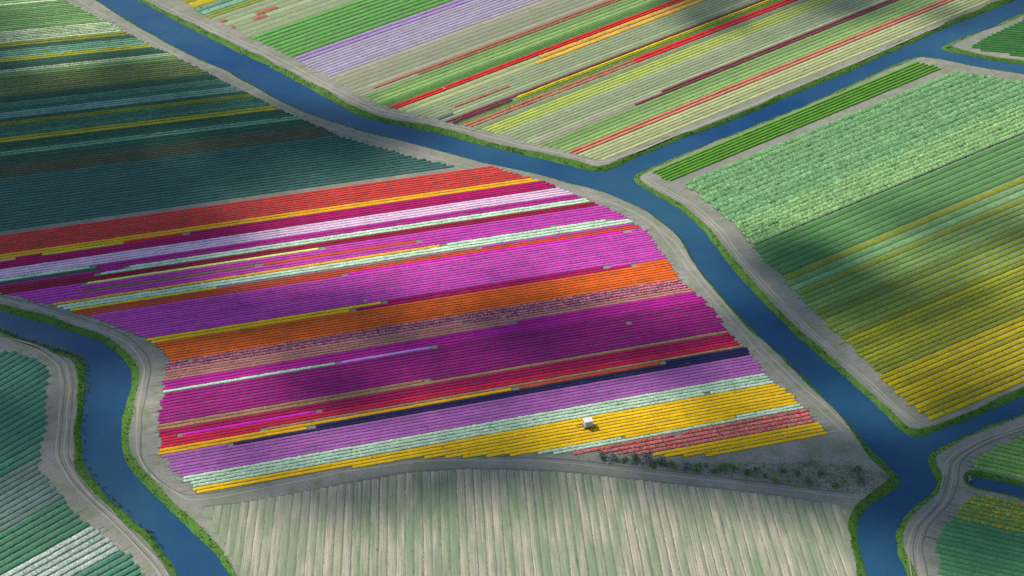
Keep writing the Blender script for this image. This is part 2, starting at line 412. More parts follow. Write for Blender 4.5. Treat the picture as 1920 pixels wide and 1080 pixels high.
ST_('rose', (216, 140, 120), (192, 124, 120), .2, leafc=(110, 90, 80))
ST_('purple', (206, 30, 150), (184, 28, 144), .05, leafc=(84, 40, 84))
ST_('lilacw', (224, 150, 226), (200, 136, 220), .05)
ST_('plum', (182, 30, 124), (156, 32, 120), .08, leafc=(84, 48, 84))
ST_('tan', (196, 140, 96), (170, 124, 96), .25, leafc=(104, 100, 64))
ST_('crim', (194, 20, 76), (164, 22, 86), .08, leafc=(84, 44, 64))
ST_('red', (236, 28, 64), (206, 26, 78), .06, leafc=DK)
ST_('navy', (50, 38, 88), (34, 32, 74), .12, w=.94, leafc=(40, 46, 60))
ST_('lilac', (200, 106, 182), (172, 98, 170), .12, leafc=(108, 96, 116))
ST_('cream', (226, 242, 206), (200, 230, 190), .16, .32, .2, leafc=(112, 150, 110))
ST_('blush', (246, 158, 128), (208, 62, 84), .2, .32, .26, .88, cell=2.4, var=.4, leafc=(120, 90, 80))
ST_('peach', (250, 190, 160), (240, 170, 130), .1)
ST_('lime', (238, 240, 120), (222, 226, 120), .08)
ST_('lemon', (246, 226, 40), (232, 206, 30), .08)
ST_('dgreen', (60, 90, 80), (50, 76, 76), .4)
# leaf crops of the other parcels
ST_('palegreen', (140, 176, 104), (116, 158, 92), .2, .35, .2, .82, leafc=(86, 128, 72))
ST_('mintrow', (136, 180, 140), (100, 152, 120), .38, .3, .25, .84, leafc=(56, 100, 78))
ST_('creamrow', (214, 222, 168), (176, 200, 150), .3, .35, .25, .8, leafc=(70, 112, 84))
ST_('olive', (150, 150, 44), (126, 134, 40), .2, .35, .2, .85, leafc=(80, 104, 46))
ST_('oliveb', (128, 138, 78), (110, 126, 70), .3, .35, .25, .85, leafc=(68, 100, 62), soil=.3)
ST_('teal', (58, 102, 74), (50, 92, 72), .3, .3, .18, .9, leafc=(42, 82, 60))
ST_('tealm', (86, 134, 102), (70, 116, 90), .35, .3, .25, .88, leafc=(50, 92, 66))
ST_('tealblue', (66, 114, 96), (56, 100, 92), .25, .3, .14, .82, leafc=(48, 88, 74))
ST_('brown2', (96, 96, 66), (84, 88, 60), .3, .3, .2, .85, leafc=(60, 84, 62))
ST_('yrow', (226, 206, 20), (204, 190, 24), .12, .4, .18, .82)
ST_('palemint', (128, 170, 148), (104, 150, 134), .25, .3, .2, .84, leafc=(58, 100, 84))  # pale mint colour of the plants themselves
ST_('vivid', (98, 164, 66), (84, 148, 60), .15, .36, .14, .8, leafc=(70, 128, 54))
ST_('hyac', (174, 156, 182), (164, 150, 176), .22, .22, .14, .9, leafc=(140, 144, 124))
ST_('hyacd', (166, 132, 186), (156, 126, 180), .12, .32, .14, .8, leafc=(116, 118, 112))
ST_('faded', (158, 170, 122), (150, 158, 126), .35, .17, .16, .92, leafc=(126, 150, 98), soil=.40)
ST_('fadedm', (164, 154, 132), (152, 142, 128), .38, .17, .16, .92, leafc=(130, 150, 102), soil=.38)
ST_('fgreen', (136, 170, 88), (120, 158, 80), .25, .20, .16, .84, leafc=(104, 148, 74), soil=.2)
ST_('fgreen2', (106, 150, 70), (96, 138, 66), .25, .20, .16, .84, leafc=(86, 132, 62), soil=.1)
ST_('limeg', (180, 188, 76), (164, 178, 74), .25, .20, .16, .84, leafc=(126, 158, 74), soil=.2)
ST_('fleck', (206, 92, 70), (176, 110, 84), .38, .35, .3, .84, leafc=(140, 140, 96), soil=.2, cell=1.5)
ST_('brick', (190, 84, 66), (164, 96, 76), .3, .35, .2, .84, leafc=(128, 136, 84), soil=.15)
ST_('scarlet', (236, 36, 40), (220, 40, 46), .05, .42, .15, .86)
ST_('garnet', (150, 44, 70), (128, 50, 72), .15, .4, .18, .84)
ST_('salmon', (240, 138, 108), (226, 126, 100), .1, .4, .18, .8, leafc=(120, 110, 80))
ST_('straw', (182, 184, 122), (166, 172, 116), .3, .20, .16, .88, leafc=(140, 158, 104), soil=.35)
ST_('slate', (96, 104, 120), (86, 96, 112), .2, .3, .16, .84)
ST_('beet', (104, 158, 44), (90, 146, 42), .15, .45, .12, .84, leafc=(80, 128, 42))
ST_('fluff', (142, 180, 120), (98, 148, 94), .25, .55, .34, 1.25, leafc=(76, 128, 78), var=.4, cell=1.8)
ST_('fluff2', (164, 194, 126), (118, 162, 98), .22, .58, .34, 1.25, leafc=(88, 138, 80), var=.4, cell=1.8)
ST_('leafg', (94, 146, 76), (82, 134, 70), .2, .26, .14, .94, leafc=(72, 118, 62))
ST_('oliveY', (150, 150, 44), (124, 138, 46), .3, .26, .16, .94, leafc=(90, 130, 54))
ST_('leafm', (130, 168, 102), (108, 150, 90), .25, .26, .18, .94, leafc=(84, 130, 76), soil=.1)
ST_('yolive', (170, 160, 20), (134, 142, 28), .3, .3, .2, .95, leafc=(96, 122, 40))
ST_('yfull', (202, 172, 4), (164, 150, 14), .24, .3, .2, .95, leafc=(116, 124, 34))
ST_('dkg', (62, 120, 52), (52, 106, 50), .2, .34, .16, .9, leafc=(46, 94, 46))
ST_('softg', (150, 184, 96), (124, 166, 84), .25, .4, .25, .92, leafc=(94, 140, 70))
ST_('jade', (92, 154, 98), (80, 140, 90), .2, .3, .14, .92, leafc=(68, 124, 80))
ST_('jadey', (210, 186, 30), (184, 168, 40), .74, .32, .2, .92, leafc=(78, 134, 76), cell=2.0)
ST_('seag', (76, 138, 108), (62, 120, 98), .25, .34, .18, .9, leafc=(52, 104, 84))
ST_('greyhy', (120, 138, 122), (106, 124, 116), .35, .3, .2, .92, leafc=(74, 110, 96))
ST_('whiter', (204, 208, 196), (166, 182, 168), .42, .3, .3, .86, leafc=(100, 130, 104))
ST_('stub', (190, 184, 152), (172, 168, 140), .15, .16, .3, .9, leafc=(150, 156, 116), soil=.25, cell=1.2)
ST_('stubg', (140, 162, 110), (124, 150, 100), .25, .17, .3, .9, leafc=(104, 138, 88), soil=.12, cell=1.2)
ST_('stubm', (168, 172, 130), (150, 158, 118), .25, .16, .3, .9, leafc=(130, 150, 104), soil=.2, cell=1.2)

ST_('leafo', (136, 158, 74), (112, 146, 72), .3, .26, .18, .94, leafc=(86, 128, 62))
ST_('leafo2', (146, 156, 52), (118, 142, 56), .3, .26, .18, .94, leafc=(88, 124, 50))
ST_('yrowd', (186, 178, 28), (160, 158, 32), .2, .3, .18, .82, leafc=(80, 104, 46))
ST_('jadee', (76, 132, 92), (64, 118, 86), .25, .34, .16, .9, leafc=(54, 104, 74))
FS = "flower_strip"; CS = "crop_strip"; fs = "flower strip"; cs = "crop strip"
def FL(st, label): return (st, FS, label, fs, "flower_row")
def CR(st, label): return (st, CS, label, cs, "crop_row")
SPEC = {
 'm1': FL('tomato', "broad tomato red flower block along the top edge of the bright tulip field"),
 'm2': FL('gold', "pair of golden yellow rows directly under the tomato red block"),
 'm3': FL('wine', "dark wine magenta strip between the golden pair and the pale lavender strip"),
 'm3p': FL('peach', "tiny peach row at the left frame edge under the golden pair"),
 'm3y': FL('lemon', "short lemon row touching the underside of the golden pair near the left frame edge"),
 'm3r': FL('scarlet', "short red row ending at a bare patch just under the golden pair"),
 'm4': FL('lavend', "pale lavender strip of four rows turning pinkish white at its right end"),
 'm5': FL('violetd', "deep violet pair of rows directly under the pale lavender strip"),
 'm5w': FL('mint', "short white row under the lavender strip at the left frame edge"),
 'm5g': FL('dgreen', "short dark green flowerless row near the left frame edge"),
 'm6': FL('mint', "uppermost mint white pair of rows, below the deep violet pair"),
 'm7': FL('maroon', "dark maroon pair of rows directly under the uppermost mint white pair"),
 'm8': FL('violet', "three violet pink rows between the maroon pair and the single rust row"),
 'm8c': FL('lime', "long single cream lime row ending at a bare patch left of centre"),
 'm9': FL('rust', "single rust red row running between violet rows above the amber row"),
 'm9b': FL('brown', "single dull brown row left of the rust red row, same line"),
 'm10': FL('violet', "two violet rows between the single rust row and the amber row"),
 'm11': FL('amber', "single amber row along the top of the lower mint white strip"),
 'm12': FL('mint', "lower mint white strip of two to three rows, under the amber row"),
 'm13': FL('mauve', "single dusty mauve row under the lower mint white strip"),
 'm13y': FL('lemon', "short lemon row under the mint white strip at the field's left tip"),
 'm13p': FL('violet', "single violet row between mint white strip and orange pair at right"),
 'm14': FL('rust', "burnt orange strip above the wide pink violet block"),
 'm15': FL('magenta', "single glowing magenta row on top of the wide pink violet block"),
 'm16': FL('pink', "widest pink violet block in the middle of the bright tulip field"),
 'm17': FL('yellow', "bright yellow pair of rows starting at the left canal track, mid field"),
 'm17d': FL('wine', "dark crimson rows continuing the yellow pair towards the right"),
 'm18': FL('orange', "wide orange block of eight rows under the pink violet block"),
 'm19': FL('mottle', "mottled pink and purple speckled strip under the orange block"),
 'm20': FL('rose', "dusty rose strip under the mottled pink and purple strip"),
 'm21': FL('purple', "bright purple strip of three rows above the dark plum block"),
 'm22': FL('mint', "single short white row on the top edge of the dark plum block"),
 'm22l': FL('lilacw', "single pale lilac row right of the short white row, same line"),
 'm23': FL('plum', "dark plum block of many rows right below the bright purple strip"),
 'm24': FL('tan', "tan brown double row under the dark plum block"),
 'm25': FL('crim', "dark crimson strip directly under the tan brown double row"),
 'm25m': FL('magenta', "short single magenta row inside the dark crimson strip at left"),
 'm26': FL('red', "bright crimson red rows below the dark crimson strip"),
 'm27': FL('tan', "single tan row between the crimson red rows and a yellow row"),
 'm28': FL('gold', "yellow row directly above the navy strip, double at its left end"),
 'm28o': FL('rust', "single orange tan row continuing the yellow row above the navy strip"),
 'm29': FL('navy', "nearly black navy strip above the wide lilac block"),
 'm30': FL('lilac', "wide lilac pink block of seven rows under the navy strip"),
 'm31': FL('cream', "pale cream white strip of four rows under the lilac block"),
 'm32': FL('yellow', "large yellow block at the lower edge, with the white trailer on it"),
 'm33': FL('cream', "thin cream white strip under the large yellow block"),
 'm34': FL('blush', "mottled coral pink strip above the scrub at the lower right"),
 'm35': FL('yellow', "small yellow strip forming the lower right corner of the tulip field"),
 # upper left parcel
 'u1': CR('palegreen', "pale green crop rows in the top left corner of the picture"),
 'u2': CR('creamrow', "single cream row in the top left corner among pale green rows"),
 'u3': CR('palegreen', "green crop rows under the single cream row at top left"),
 'u4': CR('creamrow', "pale cream mint strip above the first olive strip at top left"),
 'u5': CR('olive', "topmost olive strip of the shaded left parcel"),
 'u6': CR('teal', "thin dark teal strip between topmost olive strip and speckled mint strip"),
 'u7': CR('mintrow', "speckled mint strip just above the topmost bright yellow pair"),
 'u8': FL('yrowd', "topmost bright yellow pair of rows in the shaded left parcel"),
 'u9': CR('teal', "dark teal strip just below the topmost bright yellow pair"),
 'u10': FL('creamrow', "white cream double row above the wide olive brown strip"),
 'u11': CR('palegreen', "thin green strip under the white cream double row"),
 'u12': CR('oliveb', "wide dull olive brown strip in the shaded left parcel"),
 'u13': CR('teal', "very dark teal strip right below the wide olive brown strip"),
 'u14': CR('tealm', "speckled teal strip under the very dark teal strip"),
 'u15': CR('tealblue', "grey teal strip above the pale double row"),
 'u16': FL('palemint', "pale blue green rows above the thin olive yellow strip"),
 'u17': CR('teal', "thin dark teal strip just above the thin olive yellow strip"),
 'u18': FL('olive', "thin olive yellow strip in the middle of the shaded left parcel"),
 'u19': CR('tealm', "speckled mint teal block between olive yellow strip and lowest yellow pair"),
 'u20': FL('yrowd', "lowest bright yellow pair of rows in the shaded left parcel"),
 'u21': CR('teal', "dark teal strip just below the lowest yellow pair"),
 'u22': CR('mintrow', "speckled pale row strip under the lowest yellow pair"),
 'u23': CR('teal', "dark teal strip above the brown strip in the left parcel"),
 'u24': CR('brown2', "dark brown olive strip above the blue teal ridged block"),
 'u25': CR('tealblue', "blue teal ridged block beside the path above the tulip field"),
 # far parcel
 'b1': FL('yfull', "bright yellow patch at the top edge beside the canal"),
 'b2': FL('mintrow', "mint white rows next to the yellow patch at the top edge"),
 'b3': FL('oliveY', "mustard olive rows at the top near the canal"),
 'b4': CR('faded', "grey green strip with scattered flower scraps above the vivid green block"),
 'b4r': FL('brick', "short dark red scraps of flowers near the top edge"),
 'b4y': FL('yrow', "tiny yellow scraps of flowers near the top edge"),
 'b5': CR('vivid', "vivid green block of rows beside the canal at the top"),
 'b6': FL('hyacd', "deeper lavender pair of rows bordering the vivid green block"),
 'b7': FL('hyac', "wide greyish lavender block in the far parcel"),
 'b8': CR('fadedm', "faded mauve green strip under the lavender block"),
 'b9': FL('brick', "dull brick red double row in the far parcel"),
 'b10': CR('fgreen', "light green strip below the brick red double row"),
 'b11': CR('fgreen2', "fresh green strip directly above the long scarlet strip"),
 'b12': FL('scarlet', "long scarlet strip crossing the far parcel from the canal to the top"),
 'b13': FL('amber', "orange yellow strip right under the long scarlet strip"),
 'b13f': CR('straw', "faint straw coloured rows left of the orange yellow strip"),
 'b14': CR('faded', "faded grey green strip between orange yellow strip and garnet strip"),
 'b14f': FL('fleck', "short red flecked row in the faded strip near the canal"),
 'b14s': CR('slate', "short dark slate row near the canal bank in the far parcel"),
 'b15': FL('garnet', "upper dark garnet red strip, beside the thin bright yellow one"),
 'b16': FL('yrow', "thin bright yellow strip directly under the upper garnet strip"),
 'b16f': CR('fgreen', "pale green row left of the thin bright yellow strip"),
 'b17': CR('fgreen', "light green strip above the red flecked strip"),
 'b18': FL('fleck', "red flecked strip in the middle of the far parcel"),
 'b18r': FL('scarlet', "bright red strip near the top edge continuing the red flecked strip"),
 'b19': CR('faded', "dark grey green strip under the red flecked strip"),
 'b20': CR('limeg', "lime yellow green strip in the middle of the far parcel"),
 'b21': CR('faded', "pale grey green strip above the lower garnet strip"),
 'b22': FL('garnet', "lower dark garnet strip, towards the right canal"),
 'b22f': CR('fadedm', "faded mauve row left of the lower garnet strip"),
 'b23': CR('fgreen', "soft green strip between lower garnet and salmon strips"),
 'b24': FL('salmon', "salmon pink double row along the lower side of the far parcel"),
 'b25': CR('straw', "pale straw green strip beside the right canal bank"),
 # right parcel
 'c1': CR('beet', "six thick vivid green rows along the right canal"),
 'c2': CR('fluff', "upper fluffy mint green crop block in the right parcel"),
 'c3': CR('fluff2', "lower, paler fluffy mint crop block in the right parcel"),
 'c4': CR('leafg', "plain green rows under the fluffy mint crop"),
 'c5': FL('oliveY', "upper thin olive yellow row between green rows in the right parcel"),
 'c6': CR('leafm', "pale green rows between the two thin olive yellow rows"),
 'c7': FL('oliveY', "lower thin olive yellow row in the right parcel"),
 'c8': CR('leafo', "olive tinged green rows under the lower thin olive yellow row"),
 'c8b': CR('leafo2', "yellowish green rows just above the yellow flowered rows of the right parcel"),
 'c9': FL('yolive', "olive yellow flowered rows in the right parcel's lower half"),
 'c10': FL('yfull', "full yellow flowered rows at the lower corner of the right parcel"),
 # small parcels
 'f1': CR('dkg', "dark green rows in the corner parcel at the top right"),
 'd1': CR('softg', "soft pale green crop wedge north of the ditch at lower right"),
 'd2': CR('jadey', "green rows with scattered yellow blooms just below the ditch"),
 'd3': CR('jade', "jade green ridged rows in the lower right corner"),
 'e1': CR('seag', "sea green rows in the lower left parcel beside the track bend"),
 'e2': CR('greyhy', "greyish rows in the middle of the lower left parcel"),
 'e3': CR('jadee', "green rows between the greyish and white rows at lower left"),
 'e4': FL('whiter', "white flowered rows in the bottom left corner"),
 'e5': CR('seag', "sea green rows beyond the white rows at the bottom left edge"),
}

# ---- the bright tulip parcel
MAIN = [(-420,505),(-200,470),(0,441),(860,319),(928,312),(972,325),(1004,333),(1040,345),(1075,361),(1106,373),(1172,400),(1184,409),(1208,424),(1216,430),(1236,456),(1257,487),(1279,517),(1290,535),(1304,544),(1325,560),(1349,587),(1369,617),(1395,643),(1415,663),(1435,690),(1459,716),(1482,730),(1502,750),(1522,770),(1539,790),(1560,812),(1400,846),(1345,855),(1250,857),(1140,851),(1020,852),(985,853),(900,858),(780,860),(600,886),(440,913),(362,925),(337,901),(320,887),(303,863),(292,853),(291,820),(287,790),(296,753),(301,727),(301,717),(306,697),(306,673),(292,653),(279,643),(232,620),(186,601),(146,591),(109,580),(66,568),(26,557),(0,553),(-200,520)]
fm = Field(((640, 351), (1120, 283)), ((640, 878), (1120, 791)), MAIN, "flower strips of the bright tulip parcel", .5)
X = 640
fm.strips((X, 351), [('m1',8,(X,384.8)),('m2',2,(X,394)),('m3',4,(X,411.7)),('m4',4,(X,429)),('m5',2,(X,439.5)),('m6',2,(X,449)),('m7',2,(X,458)),('m8',3,(X,471.5)),('m9',1,(X,476.8)),('m10',2,(X,486.6)),('m11',1,(X,492)),('m12',2,(X,502)),('m13',1,(X,506.3)),('m14',2,(X,514)),('m15',1,(X,518.6)),('m16',13,(X,577)),('m17',2,(X,588)),('m18',8,(X,626)),('m19',3,(X,641.7)),('m20',4,(X,661)),('m21',3,(X,677)),('m22',1,(X,682.5)),('m23',10,(X,737.5)),('m24',2,(X,749.5)),('m25',3,(X,766.5)),('m26',2,(X,777.5)),('m27',1,(X,782.5)),('m28',1,(X,788.7)),('m29',2,(X,800.5)),('m30',7,(X,841)),('m31',4,(X,865)),('m32',8,(1120,827)),('m33',2,(1120,838.5)),('m34',4,(1280,839)),('m35',4,(1280,866))],
 {('m3',0):[(30,'m3p'),(78,'m3'),(232,'m3y'),(342,'m3r'),(363,'gap')],
  ('m5',0):[(168,'m5w'),(184,'gap')], ('m5',1):[(190,'m5g')],
  ('m6',0):[(232,'m5'),(247,'gap')], ('m6',1):[(176,'m7'),(192,'gap')],
  ('m8',0):[(152,'m8'),(167,'gap'),(598,'m8c'),(616,'gap')],
  ('m9',0):[(160,'m8'),(477,'m9b'),(497,'gap'),(780,'m9'),(796,'gap'),(9999,'m8')],
  ('m10',1):[(1032,'m10'),(1048,'gap')],
  ('m11',0):[(826,'m11'),(843,'gap'),(1137,'m12'),(1150,'gap'),(9999,'m13p')],
  ('m13',0):[(407,'m13y'),(424,'gap'),(892,'m13'),(908,'gap'),(9999,'m13p')],
  ('m15',0):[(640,'m14'),(657,'gap'),(1168,'m15'),(1190,'gap'),(9999,'m16')],
  ('m16',11):[(680,'m16'),(692,'gap')],
  ('m17',0):[(715,'m17'),(731,'gap'),(1131,'m17d'),(1150,'gap'),(9999,'m16')],
  ('m17',1):[(656,'m17'),(673,'gap'),(1184,'m17d'),(1200,'gap'),(9999,'m18')],
  ('m20',0):[(868,'m20'),(886,'gap'),(9999,'m19')], ('m20',3):[(957,'m20'),(974,'gap'),(9999,'m21')],
  ('m19',0):[(352,'m19'),(366,'gap')],
  ('m22',0):[(629,'m22'),(645,'gap'),(808,'m22l'),(826,'gap'),(9999,'m23')],
  ('m23',2):[(1174,'m23'),(1188,'gap')],
  ('m24',0):[(795,'m24'),(812,'gap'),(9999,'m23')],
  ('m25',2):[(333,'m26'),(346,'gap'),(592,'m25m'),(609,'gap')],
  ('m27',0):[(488,'m26'),(506,'gap')],
  ('m28',0):[(960,'m28'),(977,'gap'),(1238,'m28o'),(1252,'gap'),(9999,'m29')],
  ('m29',0):[(577,'m28'),(598,'gap')], ('m29',1):[(427,'m30'),(442,'gap')],
  ('m31',3):[(1322,'m31'),(1336,'gap')],
  ('m33',0):[(1165,'m33'),(1175,'gap'),(1380,'m32'),(9999,'m33')], ('m34',0):[(1264,'m34'),(1284,'gap')]})
fm.build()

# ---- shaded parcel, upper left
UL = [(-420,-330),(-180,-175),(20,-70),(122,-2),(207,40),(250,65),(293,87),(330,104),(393,134),(447,166),(483,180),(533,206),(590,231),(640,253),(723,277),(790,296),(862,311),(640,346),(300,397),(0,440),(-200,469),(-420,495)]
fu = Field(((0, 0), (300, -26)), ((0, 437), (600, 352)), UL, "crop strips of the shaded left parcel", .62)
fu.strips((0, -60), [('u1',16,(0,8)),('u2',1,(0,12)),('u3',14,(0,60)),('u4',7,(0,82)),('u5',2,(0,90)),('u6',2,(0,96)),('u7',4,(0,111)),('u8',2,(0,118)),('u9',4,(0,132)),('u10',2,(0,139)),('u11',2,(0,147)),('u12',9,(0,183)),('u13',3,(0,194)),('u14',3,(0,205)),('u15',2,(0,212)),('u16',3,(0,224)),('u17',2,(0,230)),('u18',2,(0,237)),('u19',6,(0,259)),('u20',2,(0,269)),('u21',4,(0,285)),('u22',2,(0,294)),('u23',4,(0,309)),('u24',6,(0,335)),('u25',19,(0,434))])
fu.build()

# ---- far parcel
BP = [(-100,-260),(120,-105),(325,-5),(360,19),(385,33),(467,72),(547,112),(600,140),(640,163),(680,185),(722,204),(780,219),(830,230),(880,242),(940,255),(1000,273),(1065,288),(1110,300),(1140,300),(1180,286),(1280,243),(1347,217),(1430,184),(1513,148),(1597,114),(1713,64),(1780,34),(1847,8),(1900,-13),(2200,-130),(2200,-400),(700,-420)]
fb = Field(((700, -10.6), (1300, -218)), ((700, 487), (1300, 239)), BP, "strips of the far parcel", .7)
fb.strips((325, -12), [('b1',3,(358,18)),('b2',2,(383,29)),('b3',2,(390,36)),('b4',7,(467,71)),('b5',9,(547,109)),('b6',2,(560,118)),('b7',9,(640,137)),('b8',6,(787,131)),('b9',2,(787,141)),('b10',4,(860,139)),('b11',4,(907,134.5)),('b12',2,(907,143)),('b13',2,(1010,121)),('b14',7,(960,179.5)),('b15',2,(960,189)),('b16',1,(1007,173.5)),('b17',3,(1040,167)),('b18',2,(1040,179)),('b19',3,(1007,200)),('b20',4,(1007,222)),('b21',7,(1280,154)),('b22',2,(1280,164)),('b23',5,(1280,197)),('b24',2,(1280,209)),('b25',5,(1280,240))],
 {('b4',1):[(392,'b4'),(412,'b4y'),(425,'b4r')], ('b4',3):[(412,'b4'),(440,'b4r'),(475,'b4'),(500,'b4r')], ('b4',2):[(480,'b4'),(520,'b4r'),(560,'b4'),(575,'b4y')],
  ('b9',0):[(700,'b8'),(9999,'b9')],('b9',1):[(783,'b8'),(9999,'b9')],
  ('b12',0):[(830,'b12'),(835,'gap')],
  ('b13',0):[(1012,'b13f')],('b13',1):[(1005,'b13f')],
  ('b14',3):[(850,'b14'),(955,'b14f')],('b14',5):[(790,'b14'),(850,'b14s')],
  ('b15',1):[(960,'b15'),(972,'gap'),(9999,'b16')], ('b16',0):[(962,'b15'),(976,'gap')],
  ('b18',0):[(1185,'b18'),(9999,'b18r')],('b18',1):[(1190,'b18'),(9999,'b18r')],
  ('b22',0):[(1240,'b22f')],('b22',1):[(1190,'b22f')]})
fb.build()

# ---- right parcel
CP = [(1217,321),(1232,333),(1262,347),(1280,349),(1300,364),(1332,388),(1360,412),(1382,434),(1410,468),(1432,496),(1460,517),(1482,547),(1520,586),(1555,621),(1580,641),(1610,671),(1640,701),(1657,723),(1682,746),(1712,770),(1747,794),(1800,772),(1920,720),(2060,655),(2250,560),(2250,196),(2080,172),(1920,153),(1800,133),(1772,127),(1722,114),(1680,124),(1513,200),(1347,266),(1280,293)]
fc = Field(((1280, 296), (1700, 122)), ((1400, 941), (1800, 772)), CP, "strips of the right parcel", .5)
fc.strips((1280, 297.5), [('c1',6,(1280,331)),(None,1,(1280,345)),('c2',12,(1547,350)),('c3',7,(1663,356)),(None,1,(1663,358.5)),('c4',7,(1467,517)),('c5',1,(1475,528)),('c6',2,(1483,550)),('c7',1,(1490,560)),('c8',4,(1573,566)),('c8b',6,(1573,633)),('c9',11,(1660,700)),('c10',12,(1747,790))])
fc.build()

# ---- small parcels
FP = [(1812,86),(1836,74),(1867,58),(1899,43),(1940,24),(2200,-90),(2250,150),(2050,122),(1905,105),(1865,99),(1824,92)]
ff = Field(((1812, 50), (1920, 56)), ((1812, 95), (1920, 104)), FP, "strips of the top right parcel", .6)
ff.strips((1812, -40), [('f1', 40, (1812, 120))]); ff.build()
D1 = [(1808,866),(1846,842),(1890,824),(1925,812),(2060,762),(2300,650),(2300,985),(2060,930),(1920,900),(1860,887),(1828,877)]
D2 = [(1832,921),(1868,930),(1920,945),(2060,980),(2300,1045),(2300,1250),(1800,1250),(1762,1100),(1757,1075),(1752,1040),(1747,1012),(1763,986),(1783,958),(1800,938)]
fd = Field(((1760, 890), (1920, 926)), ((1760, 1060), (1920, 1098)), D1, "strips of the lower right parcel", .5)
fd.strips((1760, 620), [('d1', 38, (1760, 905))]); fd.poly = np.array([G(p) for p in D2])
fd.strips((1760, 892), [('d2', 9, (1760, 965)), ('d3', 28, (1760, 1240))]); fd.build()
EP = [(-400,600),(-120,640),(0,652),(33,657),(67,669),(98,686),(102,700),(92,722),(94,760),(88,803),(82,830),(78,863),(93,893),(110,913),(133,937),(170,980),(213,1010),(257,1043),(277,1075),(330,1150),(400,1250),(-400,1250)]
fe = Field(((0, 697), (57, 664)), ((0, 1082), (180, 983)), EP, "strips of the lower left parcel", .5)
fe.strips((0, 640), [('e1',22,(0,897)),('e2',9,(0,1000)),('e3',6,(0,1080)),('e4',6,(0,1156)),('e5',12,(0,1320))]); fe.build()

# ---- stubble parcel at the bottom
SPB = [(368,948),(440,941),(560,920),(640,905),(773,882),(873,876),(973,878),(1073,883),(1173,894),(1280,906),(1447,925),(1560,941),(1594,955),(1590,1000),(1598,1050),(1610,1090),(1640,1230),(560,1230),(470,1110),(430,1055),(400,1010)]
fsb = Field(((613, 930), (603, 1080)), ((1487, 930), (1537, 1080)), SPB, "beds of the stubble parcel", .6, 2.5)
broot = empty("stubble_field", (*G((960, 1000)), 0)); tag(broot, "grey straw coloured stubble field with long furrows at the bottom centre", "field")
t0 = fsb.t_of((360, 1000)); NB = 77; bmid = G((960, 1000))
sheet = [Vector((*G((x + (14 if x < 600 else (-12 if x > 1550 else 0)), y)), .006)) for x, y in SPB]
tag(obj("stubble_soil", mesh_np("stubble_soil", [tuple(p) for p in sheet], None, [tuple(f) for f in tessellate_polygon([sheet])]), M['furrow']), kind="structure")
def stubble_mat(k):
    m, t, b = new_mat("stubble_%d" % k); P = posn(t)
    xyz = nd(t, "ShaderNodeSeparateXYZ"); t.links.new(P, xyz.inputs[0])
    u = math_n(t, 'ADD', xyz.outputs[0], math_n(t, 'MULTIPLY', xyz.outputs[1], .062))
    cb = nd(t, "ShaderNodeCombineXYZ"); t.links.new(math_n(t, 'MULTIPLY', u, 2.2), cb.inputs[0]); t.links.new(math_n(t, 'MULTIPLY', xyz.outputs[1], .05), cb.inputs[1])
    cb2 = nd(t, "ShaderNodeCombineXYZ"); t.links.new(math_n(t, 'MULTIPLY', u, .22), cb2.inputs[0]); t.links.new(math_n(t, 'MULTIPLY', xyz.outputs[1], .035), cb2.inputs[1])
    cb2.inputs[2].default_value = k * 7.3
    col = mixc(t, maprange(t, noise(t, cb.outputs[0], 1.0, 3), .35, .65, 0, 1), lin((194, 187, 158)), lin((150, 146, 126)))
    g = maprange(t, noise(t, cb2.outputs[0], 1.0, 4, .6), .41 + (.03, -.03, .0)[k], .60 + (.03, -.03, .0)[k], 0, (.65, .75, .7)[k])
    gr = mixc(t, maprange(t, noise(t, cb.outputs[0], 1.7, 3), .35, .65, 0, 1), lin((124, 148, 108)), lin((98, 128, 90)))
    col = mixc(t, g, col, gr)
    col = mixc(t, maprange(t, noise(t, P, 2.6, 5, .75), .45, .75, 0, .75), col, lin((126, 120, 100)))
    t.links.new(col, b.inputs["Base Color"]); b.inputs["Roughness"].default_value = .95
    bp = nd(t, "ShaderNodeBump"); bp.inputs["Strength"].default_value = .5; bp.inputs["Distance"].default_value = .2
    t.links.new(noise(t, P, 2.2, 5, .7), bp.inputs["Height"]); t.links.new(bp.outputs[0], b.inputs["Normal"]); return m
SMAT = [stubble_mat(k) for k in range(3)]
gk = 0
t1 = fsb.t_of((1643, 1000))
for r in range(NB):
    if r % random.choice((1, 2, 3)) == 0: gk = random.choice((0, 1, 1, 2))
    t = t0 + (t1 - t0) * (r + .5) / NB; A, D = fsb.line(t)
    A2, _ = fsb.line(t0 + (t1 - t0) * (r + 1.5) / NB); dl = A2 - A; pitch = abs(dl[0] * D[1] - dl[1] * D[0])
    for i0, i1 in line_poly(A, D, fsb.poly):
        V, Q = plant_row(A + D * (i0 + 1), A + D * (i1 - 2.0 - random.random() * 1.5), pitch - random.choice((.1, .16, .24, .34)), .09, .3, .8, bmid)
        obj("bed", mesh_np("bed", V, Q), SMAT[gk], broot)

